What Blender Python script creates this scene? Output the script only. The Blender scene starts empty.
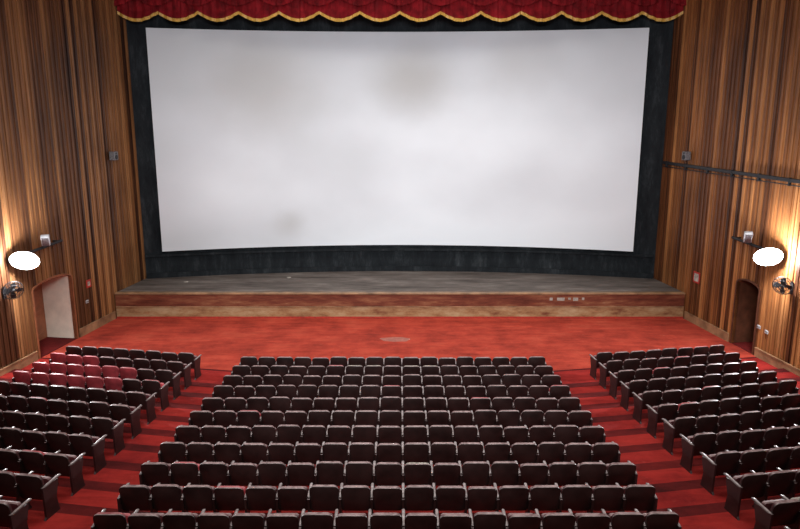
import bpy, math, random
from mathutils import Vector, Matrix
random.seed(7)
C = bpy.context
S = C.scene
S.view_settings.view_transform = 'Standard'
S.view_settings.look = 'None'

# ---------------------------------------------------------------- materials
def new_mat(name):
    m = bpy.data.materials.new(name); m.use_nodes = True
    nt = m.node_tree
    b = nt.nodes['Principled BSDF']
    return m, nt, b
def N(nt, t, **kw):
    n = nt.nodes.new(t)
    for k, v in kw.items(): setattr(n, k, v)
    return n
def ramp(nt, fac, stops, interp='LINEAR'):
    r = N(nt, 'ShaderNodeValToRGB'); r.color_ramp.interpolation = interp
    e = r.color_ramp.elements
    while len(e) < len(stops): e.new(0.5)
    for i, (p, c) in enumerate(stops):
        e[i].position = p; e[i].color = (*c, 1) if len(c) == 3 else c
    nt.links.new(fac, r.inputs[0]); return r.outputs[0]
def noise(nt, vec, scale, detail=4, rough=0.6):
    n = N(nt, 'ShaderNodeTexNoise')
    n.inputs['Scale'].default_value = scale
    n.inputs['Detail'].default_value = detail
    n.inputs['Roughness'].default_value = rough
    if vec: nt.links.new(vec, n.inputs['Vector'])
    return n.outputs['Fac']
def mapping(nt, vec, scale=(1, 1, 1), loc=(0, 0, 0)):
    n = N(nt, 'ShaderNodeMapping'); n.inputs['Scale'].default_value = scale
    n.inputs['Location'].default_value = loc
    nt.links.new(vec, n.inputs['Vector']); return n.outputs[0]
def mixc(nt, a, b, fac, mode='MIX'):
    n = N(nt, 'ShaderNodeMix', data_type='RGBA', blend_type=mode)
    def put(sock, v):
        if isinstance(v, (tuple, list)): sock.default_value = (*v, 1) if len(v) == 3 else v
        elif isinstance(v, (int, float)): sock.default_value = v
        else: nt.links.new(v, sock)
    put(n.inputs[0], fac); put(n.inputs[6], a); put(n.inputs[7], b)
    return n.outputs[2]
def math_(nt, op, a, b=0.0):
    n = N(nt, 'ShaderNodeMath', operation=op)
    for i, v in enumerate((a, b)):
        if isinstance(v, (int, float)): n.inputs[i].default_value = v
        else: nt.links.new(v, n.inputs[i])
    return n.outputs[0]
def objco(nt): return N(nt, 'ShaderNodeTexCoord').outputs['Object']
def bump(nt, b, h, strength=0.3, dist=0.02):
    n = N(nt, 'ShaderNodeBump'); n.inputs['Strength'].default_value = strength
    n.inputs['Distance'].default_value = dist
    nt.links.new(h, n.inputs['Height']); nt.links.new(n.outputs[0], b.inputs['Normal'])

def simple(name, col, rough=0.6, metal=0.0, var=0.25, scale=6.0, spec=0.5):
    m, nt, b = new_mat(name)
    f = noise(nt, objco(nt), scale)
    d = tuple(c * (1 - var) for c in col); l = tuple(min(1, c * (1 + var)) for c in col)
    c = ramp(nt, f, [(0.3, d), (0.7, l)])
    nt.links.new(c, b.inputs['Base Color'])
    b.inputs['Roughness'].default_value = rough
    b.inputs['Metallic'].default_value = metal
    b.inputs['Specular IOR Level'].default_value = spec
    return m

def wood_planks(name, pw, stops, rough=0.45, seed=0.0, groove_w=0.09, groove_s=0.9, plankf=0.7):
    m, nt, b = new_mat(name)
    co = objco(nt)
    sep = N(nt, 'ShaderNodeSeparateXYZ'); nt.links.new(co, sep.inputs[0])
    idx = math_(nt, 'FLOOR', math_(nt, 'DIVIDE', sep.outputs[0], pw))
    wn = N(nt, 'ShaderNodeTexWhiteNoise', noise_dimensions='1D')
    nt.links.new(math_(nt, 'ADD', idx, seed), wn.inputs['W'])
    grain = noise(nt, mapping(nt, co, (9, 9, 0.22), (seed, 0, 0)), 1.5, 6, 0.65)
    f = math_(nt, 'ADD', math_(nt, 'MULTIPLY', wn.outputs['Value'], plankf), math_(nt, 'MULTIPLY', math_(nt, 'SUBTRACT', grain, 0.34), 1.0))
    col = ramp(nt, f, stops)
    stain = noise(nt, mapping(nt, co, (0.5, 0.5, 0.16)), 1.0, 4)
    col = mixc(nt, col, ramp(nt, stain, [(0.35, (0.5, 0.48, 0.5)), (0.6, (1, 1, 1))]), 1.0, 'MULTIPLY')
    fr = math_(nt, 'FRACT', math_(nt, 'DIVIDE', sep.outputs[0], pw))
    groove = ramp(nt, fr, [(0.0, (0.12,)*3), (groove_w, (1,)*3), (1-groove_w, (1,)*3), (1.0, (0.12,)*3)])
    col = mixc(nt, col, groove, groove_s, 'MULTIPLY')
    nt.links.new(col, b.inputs['Base Color'])
    b.inputs['Roughness'].default_value = rough
    b.inputs['Specular IOR Level'].default_value = 0.3
    bump(nt, b, grain, 0.15)
    return m

M_wallL = wood_planks('wall_wood_left', 0.24, [(0.1, (0.038, 0.014, 0.008)), (0.35, (0.14, 0.054, 0.022)), (0.6, (0.26, 0.11, 0.040)), (0.9, (0.44, 0.21, 0.085))], seed=3.0)
M_wallR = wood_planks('wall_wood_right', 0.24, [(0.1, (0.05, 0.017, 0.008)), (0.35, (0.19, 0.066, 0.023)), (0.6, (0.36, 0.14, 0.045)), (0.9, (0.54, 0.24, 0.085))], seed=41.0)

def carpet(name, a, b2, c3, wear=0.5):
    m, nt, b = new_mat(name)
    co = objco(nt)
    f = noise(nt, co, 0.7, 6, 0.7)
    col = ramp(nt, f, [(0.3, a), (0.52, b2), (0.75, c3)])
    f2 = noise(nt, mapping(nt, co, (0.6, 3.0, 1)), 1.2, 5, 0.7)
    col = mixc(nt, col, ramp(nt, f2, [(0.3, (0.55, 0.5, 0.5)), (0.6, (1, 1, 1))]), 0.8, 'MULTIPLY')
    f3 = noise(nt, co, 4.0, 6, 0.8)
    col = mixc(nt, col, (0.5, 0.2, 0.15), ramp(nt, f3, [(0.60, (0, 0, 0)), (0.78, (wear,)*3)]))
    nt.links.new(col, b.inputs['Base Color'])
    b.inputs['Roughness'].default_value = 0.9
    b.inputs['Specular IOR Level'].default_value = 0.12
    bump(nt, b, noise(nt, co, 40), 0.2)
    return m
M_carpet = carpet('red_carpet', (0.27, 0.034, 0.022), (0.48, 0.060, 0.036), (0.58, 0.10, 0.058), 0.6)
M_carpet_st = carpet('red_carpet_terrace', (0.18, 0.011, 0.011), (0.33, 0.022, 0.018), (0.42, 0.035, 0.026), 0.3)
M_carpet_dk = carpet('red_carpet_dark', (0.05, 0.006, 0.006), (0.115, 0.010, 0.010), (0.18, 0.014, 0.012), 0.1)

def m_black():
    m, nt, b = new_mat('black_masking')
    co = objco(nt)
    f = noise(nt, mapping(nt, co, (1.6, 1.6, 0.45)), 1.3, 8, 0.8)
    col = ramp(nt, f, [(0.3, (0.005, 0.006, 0.008)), (0.52, (0.014, 0.017, 0.020)), (0.68, (0.04, 0.045, 0.05)), (0.8, (0.13, 0.135, 0.14))])
    nt.links.new(col, b.inputs['Base Color']); b.inputs['Roughness'].default_value = 0.85
    b.inputs['Specular IOR Level'].default_value = 0.2
    return m
M_black = m_black()

def m_screen():
    m, nt, b = new_mat('screen_fabric')
    co = objco(nt)
    f = noise(nt, mapping(nt, co, (0.13, 0.13, 0.22), (3.1, 0, 1.2)), 1.0, 2, 0.4)
    f2 = noise(nt, mapping(nt, co, (0.4, 0.4, 0.5)), 1.0, 3, 0.5)
    sep = N(nt, 'ShaderNodeSeparateXYZ'); nt.links.new(co, sep.inputs[0])
    h = math_(nt, 'DIVIDE', math_(nt, 'SUBTRACT', sep.outputs[2], 2.2), 9.3)
    g = math_(nt, 'ADD', math_(nt, 'ADD', math_(nt, 'MULTIPLY', f, 0.75), math_(nt, 'MULTIPLY', f2, 0.15)), math_(nt, 'MULTIPLY', h, -0.15))
    g = math_(nt, 'ADD', g, math_(nt, 'MULTIPLY', sep.outputs[0], 0.006))
    col = ramp(nt, g, [(0.18, (0.62, 0.65, 0.68)), (0.34, (0.71, 0.74, 0.785)), (0.50, (0.83, 0.87, 0.92))])
    # water-stain patches in the fabric
    for (cx, cz, r, s) in ((-6.0, 9.4, 2.5, .75), (0.5, 9.6, 1.9, .85), (-4.9, 3.3, 0.9, .6), (5.0, 10.2, 1.8, .4)):
        d = N(nt, 'ShaderNodeVectorMath', operation='DISTANCE')
        nt.links.new(mapping(nt, co, (1, 0, 1.2)), d.inputs[0]); d.inputs[1].default_value = (cx, 0, cz * 1.2)
        w = math_(nt, 'ADD', d.outputs['Value'], math_(nt, 'MULTIPLY', f2, 1.0))
        col = mixc(nt, col, (0.51, 0.51, 0.51), ramp(nt, math_(nt, 'DIVIDE', w, r * 2), [(0.15, (s,)*3), (0.85, (0,)*3)], 'EASE'))
    nt.links.new(col, b.inputs['Base Color']); b.inputs['Roughness'].default_value = 0.7
    b.inputs['Specular IOR Level'].default_value = 0.1
    return m
M_screen = m_screen()

def m_stage_top():
    m, nt, b = new_mat('stage_boards')
    co = objco(nt)
    f = noise(nt, mapping(nt, co, (0.4, 1.6, 1)), 1.4, 7, 0.7)
    col = ramp(nt, f, [(0.3, (0.06, 0.048, 0.042)), (0.55, (0.15, 0.125, 0.112)), (0.8, (0.32, 0.28, 0.25))])
    sep = N(nt, 'ShaderNodeSeparateXYZ'); nt.links.new(co, sep.inputs[0])
    fr = math_(nt, 'FRACT', math_(nt, 'DIVIDE', sep.outputs[1], 0.3))
    col = mixc(nt, col, ramp(nt, fr, [(0, (0.35,)*3), (0.1, (1,)*3)]), 0.7, 'MULTIPLY')
    nt.links.new(col, b.inputs['Base Color']); b.inputs['Roughness'].default_value = 0.7
    b.inputs['Specular IOR Level'].default_value = 0.2
    return m
M_stage = m_stage_top()
def face(name, stops, sc):
    m, nt, b = new_mat(name); co = objco(nt)
    f = noise(nt, mapping(nt, co, sc), 1.0, 7, 0.7)
    nt.links.new(ramp(nt, f, stops), b.inputs['Base Color']); b.inputs['Roughness'].default_value = 0.55
    b.inputs['Specular IOR Level'].default_value = 0.25
    return m
M_face_hi = face('stage_face_upper', [(0.3, (0.08, 0.018, 0.011)), (0.5, (0.17, 0.045, 0.024)), (0.64, (0.26, 0.10, 0.05)), (0.8, (0.45, 0.3, 0.19))], (0.9, 1, 5))
M_face_lo = face('stage_face_lower', [(0.3, (0.16, 0.05, 0.025)), (0.48, (0.34, 0.19, 0.09)), (0.8, (0.55, 0.42, 0.25))], (1.2, 1, 3))
M_trim = simple('stage_trim', (0.30, 0.17, 0.09), 0.4, var=0.5, scale=2)
M_ceil = simple('ceiling_plaster', (0.42, 0.40, 0.38), 0.9, var=0.1, scale=0.5)
M_cream = simple('cream_plaster', (0.80, 0.70, 0.58), 0.8, var=0.12, scale=2)
M_dkwood = simple('dark_door_wood', (0.10, 0.035, 0.018), 0.45, var=0.4, scale=3)
M_redwood = simple('red_door_wood', (0.26, 0.09, 0.04), 0.45, var=0.3, scale=3)
M_metal = simple('dark_metal', (0.025, 0.025, 0.028), 0.5, 0.3)
M_white = simple('white_enamel', (0.5, 0.51, 0.54), 0.4, var=0.06)
M_paper = simple('paper', (0.36, 0.32, 0.28), 0.9, var=0.4, scale=9)
M_redpaint = simple('red_paint', (0.4, 0.03, 0.02), 0.5)
M_steel = simple('worn_steel', (0.22, 0.21, 0.22), 0.5, 0.6, var=0.4, scale=15)

def seat_mat(name, base, highlight, highlight_fac=0.6, rough=0.45):
    m, nt, b = new_mat(name)
    co = objco(nt)
    f = noise(nt, co, 2.2, 5)
    col = ramp(nt, f, [(0.3, tuple(c*0.45 for c in base)), (0.7, tuple(c*1.5 for c in base))])
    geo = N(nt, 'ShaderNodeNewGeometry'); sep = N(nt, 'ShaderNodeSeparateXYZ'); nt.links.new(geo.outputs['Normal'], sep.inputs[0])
    up = ramp(nt, sep.outputs[2], [(0.35, (0,)*3), (0.9, (1,)*3)])  # highlight on seat tops, painted as a paler colour on upward faces
    k = math_(nt, 'MULTIPLY', math_(nt, 'MULTIPLY', up, ramp(nt, noise(nt, co, 9, 4), [(0.35, (0.3,)*3), (0.65, (1,)*3)])), highlight_fac)
    col = mixc(nt, col, highlight, k)
    nt.links.new(col, b.inputs['Base Color']); b.inputs['Roughness'].default_value = rough
    return m
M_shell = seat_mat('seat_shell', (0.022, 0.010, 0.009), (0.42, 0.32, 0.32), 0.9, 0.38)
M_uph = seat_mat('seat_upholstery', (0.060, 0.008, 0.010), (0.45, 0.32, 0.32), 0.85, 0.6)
M_uph2 = seat_mat('seat_upholstery_red_and_lit', (0.36, 0.045, 0.055), (0.50, 0.25, 0.26), 0.5, 0.5)  # odd redder seats, and the light painted on the left front rows
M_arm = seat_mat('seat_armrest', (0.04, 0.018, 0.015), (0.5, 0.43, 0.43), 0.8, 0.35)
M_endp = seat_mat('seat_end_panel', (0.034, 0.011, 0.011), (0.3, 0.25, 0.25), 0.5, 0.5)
M_torn = simple('torn_foam', (0.34, 0.30, 0.26), 0.9, var=0.6, scale=14)
M_green = simple('green_vinyl', (0.10, 0.11, 0.06), 0.5, var=0.4)
M_velvet = simple('valance_velvet', (0.20, 0.006, 0.010), 0.8, var=0.5, scale=2.5, spec=0.2)
M_gold = simple('gold_fringe', (0.62, 0.35, 0.07), 0.5, var=0.3, scale=20)
def emis(name, col, s):
    m, nt, b = new_mat(name)
    f = noise(nt, objco(nt), 3)
    nt.links.new(ramp(nt, f, [(0, col), (1, tuple(min(1, c*1.05) for c in col))]), b.inputs['Emission Color'])
    b.inputs['Emission Strength'].default_value = s
    b.inputs['Base Color'].default_value = (0.9, 0.9, 0.9, 1)
    return m
M_glow = emis('lamp_glass', (0.93, 0.96, 1.0), 25)

# ---------------------------------------------------------------- mesh builder
class MB:
    def __init__(s): s.v = []; s.f = []; s.m = []; s.mats = []
    def mi(s, mat):
        if mat not in s.mats: s.mats.append(mat)
        return s.mats.index(mat)
    def add(s, verts, faces, mat, T=None):
        o = len(s.v); k = s.mi(mat)
        for p in verts:
            p = Vector(p)
            if T is not None: p = T @ p
            s.v.append(p)
        for f in faces: s.f.append([i + o for i in f]); s.m.append(k)
    def box(s, a, b, mat, T=None, bev=0.0):
        (x0, y0, z0), (x1, y1, z1) = a, b
        if bev <= 0:
            v = [(x0,y0,z0),(x1,y0,z0),(x1,y1,z0),(x0,y1,z0),(x0,y0,z1),(x1,y0,z1),(x1,y1,z1),(x0,y1,z1)]
            f = [(0,3,2,1),(4,5,6,7),(0,1,5,4),(1,2,6,5),(2,3,7,6),(3,0,4,7)]
            s.add(v, f, mat, T)
        else:
            rings = []
            e = bev
            for z, i in ((z0, e), (z0+e, 0), (z1-e, 0), (z1, e)):
                r = [(x0+i+e*.5,y0+i,z),(x1-i-e*.5,y0+i,z),(x1-i,y0+i+e*.5,z),(x1-i,y1-i-e*.5,z),(x1-i-e*.5,y1-i,z),(x0+i+e*.5,y1-i,z),(x0+i,y1-i-e*.5,z),(x0+i,y0+i+e*.5,z)]
                rings.append(r)
            s.loft(rings, mat, T)
    def loft(s, rings, mat, T=None, cap=True, closed=True):
        n = len(rings[0]); v = [p for r in rings for p in r]; f = []
        for i in range(len(rings)-1):
            for j in range(n if closed else n-1):
                j2 = (j+1) % n
                f.append((i*n+j, i*n+j2, (i+1)*n+j2, (i+1)*n+j))
        if cap: f.append(tuple(range(n))[::-1]); f.append(tuple((len(rings)-1)*n + j for j in range(n)))
        s.add(v, f, mat, T)
    def cyl(s, p0, p1, r, mat, T=None, n=12, r1=None):
        p0 = Vector(p0); p1 = Vector(p1); d = (p1-p0).normalized()
        a = d.orthogonal().normalized(); b = d.cross(a)
        r1 = r if r1 is None else r1
        s.loft([[tuple(p + (a*math.cos(t)+b*math.sin(t))*rr) for t in [2*math.pi*k/n for k in range(n)]] for p, rr in ((p0, r), (p1, r1))], mat, T)
    def torus(s, c, R, r, mat, T=None, n=24, k=6):
        v = []; f = []
        for i in range(n):
            t = 2*math.pi*i/n
            for j in range(k):
                u = 2*math.pi*j/k
                q = R + r*math.cos(u)
                v.append((c[0]+q*math.cos(t), c[1]+r*math.sin(u), c[2]+q*math.sin(t)))
        for i in range(n):
            for j in range(k):
                f.append((i*k+j, i*k+(j+1)%k, ((i+1)%n)*k+(j+1)%k, ((i+1)%n)*k+j))
        s.add(v, f, mat, T)
    def obj(s, name, M=None, smooth=False):
        me = bpy.data.meshes.new(name)
        me.from_pydata([tuple(p) for p in s.v], [], s.f)
        for m in s.mats: me.materials.append(m)
        me.polygons.foreach_set('material_index', s.m)
        me.validate(); me.update()
        import bmesh
        bm = bmesh.new(); bm.from_mesh(me); bmesh.ops.recalc_face_normals(bm, faces=bm.faces); bm.to_mesh(me); bm.free()
        if smooth:
            me.polygons.foreach_set('use_smooth', [True]*len(me.polygons))
            try: me.set_sharp_from_angle(angle=math.radians(40))
            except Exception: pass
        o = bpy.data.objects.new(name, me); C.collection.objects.link(o)
        if M is not None: o.matrix_world = M
        return o

# ---------------------------------------------------------------- room dimensions (metres)
CAM_Z = 8.24
Y_PROS = 29.95; X_PROS = 11.15; SPL = 0.15; Y_BACK = -2.0; CEIL = 14.6
def wall_x(y): return X_PROS + SPL*(Y_PROS - y)
PITCH = 1.03; RISE = 0.11; Y0 = 20.42; NR = 13
def fan_off(x): return max(0.0, abs(x+0.22) - 4.3) * 0.175

LW = math.hypot(1, SPL)
def wall_frame(side, y, z, off=0.0):
    """frame on side wall: local +Y points into the room"""
    if side == 'L':
        ex = Vector((-SPL, -1, 0)).normalized(); px = -wall_x(y)
    else:
        ex = Vector((-SPL, 1, 0)).normalized(); px = wall_x(y)
    ez = Vector((0, 0, 1)); ey = ez.cross(ex)
    o = Vector((px, y, z)) + ey*off
    M = Matrix.Identity(4)
    for i, a in enumerate((ex, ey, ez)):
        for j in range(3): M[j][i] = a[j]
    M.translation = o
    return M

# side walls with plank geometry and low-arched door openings
DOORS = {'L': (22.6, 24.7, 2.55), 'R': (23.0, 24.2, 2.45)}
AR = 0.2
def arch_z(side, s):
    y1, y2, top = DOORS[side]
    s1 = (Y_PROS-y2)*LW; s2 = (Y_PROS-y1)*LW
    if s < s1 or s > s2: return 0.0
    c = (s1+s2)/2; w = (s2-s1)/2; sp = top-AR
    return sp + AR*math.sqrt(max(0, 1-((s-c)/w)**2))
def build_wall(side, mat, name):
    mb = MB(); L = (Y_PROS-Y_BACK)*LW; pw = 0.12; n = int(L/pw)
    sg = 1 if side == 'L' else -1
    y1, y2, top = DOORS[side]; s1 = (Y_PROS-y2)*LW; s2 = (Y_PROS-y1)*LW
    cuts = sorted(set([round(i*pw, 4) for i in range(n+1)] + [s1, s2, L]))
    for i in range(len(cuts)-1):
        a, b = cuts[i], cuts[i+1]
        if b-a < 1e-4: continue
        mid = (a+b)/2
        z0 = arch_z(side, mid) if s1 <= mid <= s2 else -0.02
        d = 0.0 if int(mid/pw) % 2 == 0 else -0.03
        x0, x1 = (a*sg, b*sg) if sg > 0 else (b*sg, a*sg)
        mb.box((x0, -0.12, z0), (x1, d, CEIL), mat)
    return mb.obj(name, wall_frame(side, Y_PROS, 0))
build_wall('L', M_wallL, 'wall_left')
build_wall('R', M_wallR, 'wall_right')

def build_door(side, name, leafmat, jambmat, trimmat):
    y1, y2, top = DOORS[side]; yc = (y1+y2)/2; w = (y2-y1)/2*LW
    M = wall_frame(side, yc, 0); mb = MB()
    dep = 1.2; sp = top-AR; n = 20
    prof = [(-w, 0), (-w, sp)] + [(-w*math.cos(math.pi*i/n), sp+AR*math.sin(math.pi*i/n)) for i in range(1, n)] + [(w, sp), (w, 0)]
    v = []; f = []
    for (x, z) in prof: v += [(x, -0.1, z), (x, -dep, z), (x*1.04, -dep, z*1.02+0.02), (x*1.04, -0.1, z*1.02+0.02)]
    for i in range(len(prof)-1):
        for j in range(4):
            f.append((i*4+j, i*4+(j+1) % 4, (i+1)*4+(j+1) % 4, (i+1)*4+j))
    mb.add(v, f, jambmat)
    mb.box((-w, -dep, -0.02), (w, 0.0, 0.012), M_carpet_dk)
    mb.box((-w, -dep-0.05, 0), (w, -dep, top+0.1), leafmat)
    for sx in (-1, 1):
        for (za, zb) in ((0.25, 0.95), (1.1, 1.9)):
            x0, x1 = sorted((sx*w*0.15, sx*w*0.85))
            mb.box((x0, -dep, za), (x1, -dep+0.03, zb), leafmat, bev=0.012)
    k = 0.06
    ring = []
    for (x, z) in prof:
        if z <= sp+1e-6: xo, zo = x + (k if x > 0 else -k), z
        else: xo, zo = x*(w+k)/w, sp + (z-sp)*(AR+k)/AR
        ring.append([(x, 0.03, z), (xo, 0.03, zo), (xo, -0.03, zo), (x, -0.12, z)])
    mb.loft(ring, trimmat)
    return mb.obj(name, M)
build_door('L', 'door_1', M_redwood, M_cream, M_redwood)
build_door('R', 'door_2', M_dkwood, M_dkwood, M_dkwood)

# floor: flat front area + shallow terraces rising to the back
fl = MB()
NX = 40
def line(yc, z):
    pts = []
    for i in range(NX+1):
        s = -1 + 2*i/NX
        w = wall_x(yc) + 0.1
        x = s*w; y = yc + fan_off(x)
        w2 = wall_x(y) + 0.08; x = s*w2
        pts.append((x, y, z))
    return pts
def strip(a, b, mat):
    v = a+b; n = NX+1
    fl.add(v, [(i, i+1, n+i+1, n+i) for i in range(NX)], mat)
front = [(p[0]/wall_x(20)*wall_x(30.1), 30.1, 0) for p in line(20, 0)]
edge = Y0 - PITCH + 0.48
seam = Y0 + 0.75
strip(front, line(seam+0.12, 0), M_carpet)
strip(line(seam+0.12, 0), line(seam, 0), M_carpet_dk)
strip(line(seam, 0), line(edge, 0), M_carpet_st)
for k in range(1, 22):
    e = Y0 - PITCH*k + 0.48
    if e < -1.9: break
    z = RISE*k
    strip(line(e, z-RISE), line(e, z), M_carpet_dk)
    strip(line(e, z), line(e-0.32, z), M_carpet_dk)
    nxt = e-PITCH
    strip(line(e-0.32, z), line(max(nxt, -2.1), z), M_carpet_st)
lastz = z
strip(line(-0.5, lastz), [(p[0], -3, lastz) for p in line(-2, lastz)], M_carpet_st)
fl.obj('floor')

mb = MB(); mb.add([(-18, -2.3, CEIL), (18, -2.3, CEIL), (12.2, 32, CEIL), (-12.2, 32, CEIL), (-18, -2.3, CEIL+.2), (18, -2.3, CEIL+.2), (12.2, 32, CEIL+.2), (-12.2, 32, CEIL+.2)],
   [(0,1,2,3),(4,5,6,7),(0,1,5,4),(1,2,6,5),(2,3,7,6),(3,0,4,7)], M_ceil); mb.obj('ceiling')
mb = MB(); mb.box((-16.2, -2.25, 0), (16.2, -2.05, CEIL), M_ceil); mb.obj('wall_back')
mb = MB(); mb.box((-11.6, 31.75, 0), (11.6, 31.95, CEIL), M_black); mb.obj('wall_front')

# ---------------------------------------------------------------- stage + masking + screen
Y_ST = 27.35; ST_H = 1.05; SX = -0.1
def arc_y(x, ymid, yend, xe): return yend + (ymid-yend)*(1-(x/xe)**2)
def arc_panel(mb, xe, ymid, yend, z0, z1, th, mat, n=48, cx=0.0):
    rings = []
    for i in range(n+1):
        x = -xe+2*xe*i/n; y = arc_y(x, ymid, yend, xe)
        rings.append([(x+cx, y, z0), (x+cx, y+th, z0), (x+cx, y+th, z1), (x+cx, y, z1)])
    mb.loft(rings, mat)
mb = MB(); arc_panel(mb, 11.15, 31.5, 29.95, ST_H+0.002, CEIL-0.01, 0.1, M_black); mb.obj('screen_masking_drape', smooth=True)
mb = MB(); arc_panel(mb, 10.2, 31.3, 29.75, 2.27, 11.52, 0.06, M_screen, 64, SX)
mb.obj('cinema_screen', smooth=True)
mb = MB()
arc_panel(mb, 11.05, 31.28, 29.78, ST_H+0.002, ST_H+0.22, 0.1, M_black)
arc_panel(mb, 11.05, 31.28, 29.78, 2.0, 2.1, 0.1, M_black)
mb.obj('trim_1', smooth=True)

st = MB()
w1 = wall_x(Y_ST)-0.03
n = 30; top = []
for i in range(n+1):
    s = -1+2*i/n
    top.append([(s*w1, Y_ST, ST_H), (s*11.1, arc_y(s*11.1, 31.6, 30.05, 11.3), ST_H)])
st.loft(top, M_stage, cap=False, closed=False)
st.box((-w1, Y_ST, 0), (w1, Y_ST+0.1, 0.5), M_face_lo)
st.box((-w1, Y_ST-0.015, 0.5), (w1, Y_ST+0.1, 0.97), M_face_hi)
st.box((-w1, Y_ST-0.05, 0.99), (w1, Y_ST+0.2, 1.055), M_trim, bev=0.012)
st.box((-w1, Y_ST-0.03, 0.46), (w1, Y_ST+0.02, 0.5), M_trim)
st.box((-w1, Y_ST-0.03, 0.0), (w1, Y_ST+0.02, 0.06), M_redpaint)
for x, wd in ((6.05, 0.12), (6.35, 0.3), (6.8, 0.1), (7.0, 0.2), (7.35, 0.1)):
    st.box((x, Y_ST-0.022, 0.72+random.uniform(0, .08)), (x+wd, Y_ST-0.012, 0.86), M_paper)
st.obj('stage')

# valance: pleated velvet with gold scalloped edge
va = MB()
NS = 14; W = 11.22; nper = 20
def vz(t): return 11.98 - 0.30*abs(math.sin(math.pi*t))
total = NS*nper
for layer, (zoff, yoff) in enumerate(((0.0, 29.3), (0.58, 29.14))):
    fr_ = []
    for i in range(total+1):
        t = i/nper + (0.5 if layer else 0); x = -W + 2*W*i/total
        zb = vz(t) + zoff
        yy = yoff + 0.05*math.sin(i*1.7)
        sw = 0.1*abs(math.sin(math.pi*t))
        fr_.append([(x, yy-0.03-sw, zb), (x, yy-0.03-sw, zb+(0.12 if layer == 0 else 0.07)), (x, yy, zb+0.4), (x, yy, 13.6)])
    nn = len(fr_); v = [p for r in fr_ for p in r]
    for j, mt in ((0, M_gold if layer == 0 else M_velvet), (1, M_velvet), (2, M_velvet)):
        va.add(v, [(i*4+j, (i+1)*4+j, (i+1)*4+j+1, i*4+j+1) for i in range(nn-1)], mt)
va.box((-W, 29.15, 13.5), (W, 29.45, CEIL-0.01), M_velvet)
va.obj('stage_valance_curtain', smooth=True)

# ---------------------------------------------------------------- seats
def rrect(w, z0, z1, r, n=4):
    pts = []
    for cx, cz, a0 in ((w/2-r, z1-r, 0), (-w/2+r, z1-r, 90), (-w/2+r*.6, z0+r*.6, 180), (w/2-r*.6, z0+r*.6, 270)):
        rr = r if a0 < 180 else r*.6
        for i in range(n+1):
            a = math.radians(a0+90*i/n); pts.append((cx+rr*math.cos(a), cz+rr*math.sin(a)))
    return pts
def panel(mb, w, z0, z1, r, ys, mat, T, curve=0.0, crown=0.0):
    rings = []
    for y, ins in ys:
        pr = rrect(w-2*ins, z0+ins, z1-ins, max(0.01, r-ins))
        rings.append([(x, y + curve*(x/(w/2))**2, z + (crown*(1-(x/(w/2))**2) if z > (z0+z1)/2 else 0)) for x, z in pr])
    mb.loft(rings, mat, T)
SW = 0.553
def seat_row(name, n, loc, rotz, specials={}, sw=SW, redp=0.08):
    mb = MB(); x0 = -(n-1)*sw/2
    for i in range(n):
        cx = x0+i*sw
        up = M_uph2 if random.random() < redp else M_uph
        shell = M_shell
        sp = specials.get(i)
        rec = math.radians(12+random.uniform(-3.5, 3.5))
        T = Matrix.Translation((cx, 0, 0.40)) @ Matrix.Rotation(rec, 4, 'X') @ Matrix.Translation((0, 0, -0.40))
        if sp == 'torn': up = M_torn
        if sp == 'green': up = M_green; shell = M_green
        if sp == 'lit_red': up = M_uph2; shell = M_uph2
        top = 0.86+random.uniform(-0.01, 0.01)
        panel(mb, 0.52, 0.34, top, 0.09, [(-0.03, 0.012), (-0.022, 0.0), (0.0, 0.0)], shell, T, 0.02, 0.012)
        panel(mb, 0.48, 0.42, top-0.012, 0.085, [(0.0, 0.0), (0.05, 0.0), (0.072, 0.03)], up, T, 0.02, 0.012)
        T2 = Matrix.Translation((cx, 0.13, 0.42)) @ Matrix.Rotation(math.radians(-14+random.uniform(-4, 4)), 4, 'X') @ Matrix.Translation((0, 0, -0.42))
        panel(mb, 0.46, 0.30, 0.69, 0.06, [(0.0, 0.02), (0.02, 0), (0.07, 0), (0.085, 0.02)], up, T2)
        panel(mb, 0.42, 0.32, 0.66, 0.06, [(0.085, 0.0), (0.095, 0.0)], M_shell, T2)
    for i in range(n+1):
        cx = x0+(i-0.5)*sw; end = i in (0, n)
        t = 0.02
        prof = [(-0.05, 0.05), (-0.10, 0.0), (0.26, 0.0), (0.22, 0.05), (0.15, 0.30), (0.30, 0.58), (0.30, 0.61), (-0.09, 0.61), (-0.07, 0.40)]
        if end: prof = [(-0.08, 0.05), (-0.12, 0.0), (0.30, 0.0), (0.28, 0.05), (0.24, 0.30), (0.32, 0.56), (0.32, 0.61), (-0.10, 0.64), (-0.09, 0.40)]
        mb.loft([[(cx-t, y, z) for y, z in prof], [(cx+t, y, z) for y, z in prof]], M_shell if not end else M_endp)
        mb.loft([[(cx+0.03*math.cos(a)*s, y, 0.625+0.022*math.sin(a)*s + zo) for a in [2*math.pi*j/8 for j in range(8)]]
                 for y, s, zo in ((-0.06, 0.7, 0), (-0.03, 1, 0.0), (0.30, 1, 0.02), (0.38, 1, 0.02), (0.42, 0.6, 0.01))], M_arm)
    M = Matrix.Translation(loc) @ Matrix.Rotation(rotz, 4, 'Z')
    return mb.obj(name, M, smooth=True)
SPC = {1: {6: 'torn', 7: 'torn', 9: 'torn', 10: 'torn'}, 8: {9: 'torn'}}
SPL_ = {k: {i: 'lit_red' for i in range(0, 6)} for k in (2, 3)}  # left front rows catch light: painted in as redder seats
SPL_[1] = {0: 'lit_red', 1: 'lit_red', 2: 'lit_red'}; SPL_[8] = {3: 'green'}
SPR_ = {9: {3: 'torn', 4: 'torn'}, 10: {4: 'torn', 1: 'torn'}}
ANG = math.atan(0.175)
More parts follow.
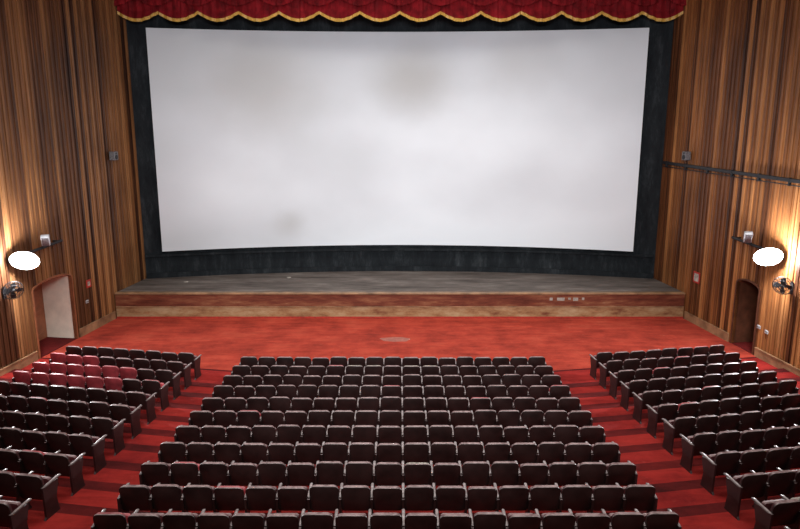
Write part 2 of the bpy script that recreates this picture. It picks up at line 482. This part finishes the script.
for k in range(NR):
    y = Y0 - PITCH*k; z = RISE*k
    seat_row('theater_seat_row', 17, (-0.22, y, z), 0, SPC.get(k, {}))
    n = 8; half = n*SW/2
    for side in (-1, 1):
        xin = -6.4 if side < 0 else 6.12
        cx = xin + side*half*math.cos(ANG)
        cy = y + fan_off(cx)
        seat_row('theater_seat_row', n, (cx, cy, z), side*ANG, (SPL_ if side < 0 else SPR_).get(k, {}))

# ---------------------------------------------------------------- wall fittings
def floodlight(side, y, z, name):
    M = wall_frame(side, y, z); mb = MB()
    sg = 1 if side == 'L' else -1      # +sg = towards the back of the hall
    mb.box((-0.1, 0, -0.1), (0.1, 0.03, 0.1), M_metal)
    mb.cyl((0, 0.0, 0.0), (0, 0.42, 0.0), 0.025, M_metal)
    mb.cyl((0, 0.25, 0.1), (-sg*2.3, 0.25, 0.22), 0.05, M_metal)
    mb.cyl((-sg*2.2, 0.0, 0.22), (-sg*2.2, 0.27, 0.22), 0.03, M_metal)
    R = Matrix.Translation((0, 0.5, 0)) @ Matrix.Rotation(-sg*math.radians(60), 4, 'Z') @ Matrix.Rotation(sg*math.radians(-12), 4, 'Y') @ Matrix.Rotation(math.radians(12), 4, 'X')
    def el(w, h, yy, q=24): return [(w*math.cos(2*math.pi*i/q), yy, h*math.sin(2*math.pi*i/q)) for i in range(q)]
    mb.loft([el(0.10, 0.10, -0.28), el(0.28, 0.2, -0.12), el(0.435, 0.285, 0.0), el(0.435, 0.285, 0.03)], M_white, R)
    mb.loft([el(0.43, 0.28, 0.03), el(0.41, 0.265, 0.10), el(0.30, 0.2, 0.17), el(0.14, 0.10, 0.215), el(0.02, 0.015, 0.22)], M_glow, R)
    mb.box((-0.08, -0.3, -0.08), (0.08, -0.2, 0.08), M_metal, R)
    R2 = Matrix.Translation((-sg*1.25, 0.4, 0.42)) @ Matrix.Rotation(-sg*math.radians(60), 4, 'Z') @ Matrix.Rotation(math.radians(-30), 4, 'X')
    mb.box((-0.13, -0.1, -0.2), (0.13, 0.08, 0.2), M_white, R2, bev=0.03)
    mb.box((-0.10, 0.08, -0.17), (0.10, 0.09, 0.17), M_steel, R2)
    mb.cyl((-sg*1.25, 0.25, 0.16), (-sg*1.25, 0.36, 0.42), 0.03, M_metal)
    mb.obj(name, M, smooth=True)
    W = M @ R
    ld = bpy.data.lights.new('floodlight_beam', 'AREA'); ld.shape = 'RECTANGLE'; ld.size = 0.5; ld.size_y = 0.4
    ld.energy = 260; ld.color = (0.95, 0.97, 1.0)
    lo = bpy.data.objects.new('floodlight_beam', ld); C.collection.objects.link(lo)
    lo.matrix_world = W @ Matrix.Translation((0, 0.26, 0)) @ Matrix.Rotation(math.radians(90), 4, 'X')
    pd = bpy.data.lights.new('floodlight_spill', 'POINT'); pd.energy = 650; pd.shadow_soft_size = 0.15; pd.color = (0.97, 0.98, 1.0)
    po = bpy.data.objects.new('floodlight_spill', pd); C.collection.objects.link(po)
    po.matrix_world = W @ Matrix.Translation((0, 0.4, 0))
floodlight('L', 21.75, 3.6, 'wall_floodlight')
floodlight('R', 22.1, 3.65, 'wall_floodlight')

def fan(side, y, z):
    M = wall_frame(side, y, z); sg = 1 if side == 'L' else -1; mb = MB()
    mb.box((-0.07, 0, -0.3), (0.07, 0.03, 0.1), M_metal, bev=0.01)
    mb.cyl((0, 0.02, -0.15), (0, 0.25, -0.02), 0.03, M_metal)
    R = Matrix.Translation((0, 0.32, 0)) @ Matrix.Rotation(-sg*math.radians(40), 4, 'Z') @ Matrix.Rotation(math.radians(-15), 4, 'X')
    mb.cyl((0, -0.16, 0), (0, 0.0, 0), 0.07, M_metal, R, 14, 0.09)
    mb.cyl((0, 0.0, 0), (0, 0.1, 0), 0.05, M_metal, R, 14, 0.03)
    for rad, yy in ((0.3, 0.05), (0.3, 0.0), (0.2, 0.11), (0.1, 0.13), (0.2, -0.04)):
        mb.torus((0, yy, 0), rad, 0.009, M_metal, R, 28, 5)
    for i in range(20):
        a = 2*math.pi*i/20; c, s = math.cos(a), math.sin(a)
        pts = [(0.02, 0.135), (0.1, 0.13), (0.2, 0.11), (0.3, 0.05), (0.3, 0), (0.2, -0.04), (0.07, -0.06)]
        for (r0, y0), (r1, y1) in zip(pts, pts[1:]):
            mb.cyl((r0*c, y0, r0*s), (r1*c, y1, r1*s), 0.005, M_metal, R, 4)
    for i in range(4):
        B = R @ Matrix.Rotation(i*math.pi/2, 4, 'Y')
        mb.loft([[(-0.03, 0.03, 0.04), (0.03, 0.05, 0.04), (0.03, 0.055, 0.04), (-0.03, 0.035, 0.04)],
                 [(-0.09, 0.01, 0.16), (0.08, 0.07, 0.16), (0.08, 0.075, 0.16), (-0.09, 0.015, 0.16)],
                 [(-0.07, 0.01, 0.27), (0.05, 0.06, 0.27), (0.05, 0.065, 0.27), (-0.07, 0.015, 0.27)]], M_metal, B)
    mb.obj('wall_fan', M, smooth=True)
fan('L', 21.3, 2.75); fan('R', 21.5, 2.85)

def wall_speaker(side, y, z):
    mb = MB()
    mb.box((-0.14, 0.06, -0.17), (0.14, 0.28, 0.17), M_steel, bev=0.015)
    mb.box((-0.03, 0, -0.03), (0.03, 0.08, 0.03), M_metal)
    mb.cyl((0, 0.28, -0.05), (0, 0.295, -0.05), 0.09, M_metal, n=18)
    mb.cyl((0, 0.28, 0.10), (0, 0.29, 0.10), 0.04, M_metal, n=14)
    mb.obj('wall_speaker', wall_frame(side, y, z), smooth=True)
wall_speaker('L', 27.9, 6.5); wall_speaker('R', 27.9, 6.5)

def flat_sign(name, side, y, z, w, h, mat, border):
    mb = MB(); mb.box((-w/2, 0, -h/2), (w/2, 0.02, h/2), border, bev=0.006)
    mb.box((-w/2+0.07, 0.02, -h/2+0.07), (w/2-0.07, 0.026, h/2-0.07), mat)
    mb.obj(name, wall_frame(side, y, z))
flat_sign('wall_notice', 'R', 26.7, 1.85, 0.45, 0.45, M_paper, M_redpaint)
flat_sign('wall_notice', 'L', 25.7, 1.85, 0.3, 0.3, M_paper, M_redpaint)
for side, y, z in (('R', 22.8, 1.05), ('R', 22.4, 1.0), ('L', 25.5, 1.2)):
    mb = MB(); mb.box((-0.08, 0, -0.06), (0.08, 0.03, 0.06), M_white, bev=0.01)
    for q in (-0.035, 0.035): mb.box((q-0.015, 0.03, -0.03), (q+0.015, 0.036, 0.03), M_metal)
    mb.obj('power_outlet', wall_frame(side, y, z))

mb = MB()
Lr = 20
mb.box((-Lr, 0, -0.06), (0, 0.08, 0.06), M_metal, bev=0.01)
mb.cyl((-Lr, 0.05, -0.15), (0, 0.05, -0.15), 0.018, M_metal)
for i in range(14): mb.box((-i*1.5-0.35, 0, -0.18), (-i*1.5-0.30, 0.09, 0.08), M_metal)
mb.obj('wall_cable_tray', wall_frame('R', Y_PROS-0.1, 6.1))
for side in 'LR':
    y1, y2, _ = DOORS[side]
    mb = MB(); sg = 1 if side == 'L' else -1
    for a, b in ((Y_ST-0.1, y2+0.15), (y1-0.15, 20.0)):
        xa, xb = sorted((sg*(Y_PROS-a)*LW, sg*(Y_PROS-b)*LW))
        mb.box((xa, 0, 0), (xb, 0.04, 0.28), M_trim)
        mb.box((xa, 0, 0.28), (xb, 0.055, 0.32), M_trim)
    mb.obj('baseboard_left' if side == 'L' else 'baseboard_right', wall_frame(side, Y_PROS, 0))

def scrap(name, x, y, z, w, d, rot, mat):
    mb = MB(); n = 7; pts = []
    for i in range(n):
        a = 2*math.pi*i/n; r = random.uniform(0.7, 1.1); pts.append((w*r*math.cos(a), d*r*math.sin(a)))
    mb.loft([[(a, b, 0) for a, b in pts], [(a*.95, b*.95, 0.015+0.01*random.random()) for a, b in pts]], mat)
    mb.obj(name, Matrix.Translation((x, y, z)) @ Matrix.Rotation(rot, 4, 'Z'))
scrap('floor_patch', -0.15, 24.6, 0.001, 0.6, 0.35, 0.1, simple('faded_patch', (0.36, 0.12, 0.09), 0.9))
scrap('paper_scrap', -4.9, 30.0, ST_H+0.002, 0.1, 0.1, 0.2, M_paper)
scrap('paper_scrap', -9.2, 29.2, ST_H+0.002, 0.1, 0.1, 0.9, M_paper)

# ---------------------------------------------------------------- lights
def area(name, loc, target, sx, sy, e, col=(1, 1, 1), spread=180):
    ld = bpy.data.lights.new(name, 'AREA'); ld.shape = 'RECTANGLE'; ld.size = sx; ld.size_y = sy; ld.energy = e; ld.color = col
    ld.spread = math.radians(spread)
    o = bpy.data.objects.new(name, ld); C.collection.objects.link(o)
    d = Vector(target)-Vector(loc)
    o.matrix_world = Matrix.Translation(loc) @ d.to_track_quat('-Z', 'Y').to_matrix().to_4x4()
    return o
area('screen_fill_added', (0, 0.5, 11.5), (0.3, 30, 5.6), 7, 1.5, 850, (0.90, 0.96, 1.0), 76)  # unseen fill lamp added to brighten the screen and seat backs
area('ceiling_fill_added', (0, 24, 14.3), (0, 25, 0), 12, 3, 650, (1, 0.95, 0.88), 140)  # this and the next two: unseen fill added below the ceiling for ambient light
area('ceiling_fill_added', (0, 15, 14.3), (0, 16, 0), 14, 3, 520, (1, 0.96, 0.9), 140)
area('ceiling_fill_added', (0, 6, 14.3), (0, 8, 0), 14, 3, 520, (1, 0.96, 0.9), 150)
w = bpy.data.worlds.new('World'); S.world = w; w.use_nodes = True
w.node_tree.nodes['Background'].inputs[0].default_value = (0.5, 0.5, 0.55, 1)
w.node_tree.nodes['Background'].inputs[1].default_value = 0.05

# ---------------------------------------------------------------- camera
cd = bpy.data.cameras.new('camera'); cd.sensor_width = 36; cd.lens = 36*700/800; cd.clip_end = 200
co = bpy.data.objects.new('camera', cd); C.collection.objects.link(co)
co.location = (0, 0, CAM_Z); co.rotation_euler = (math.radians(90-12.4), 0, 0)
S.camera = co
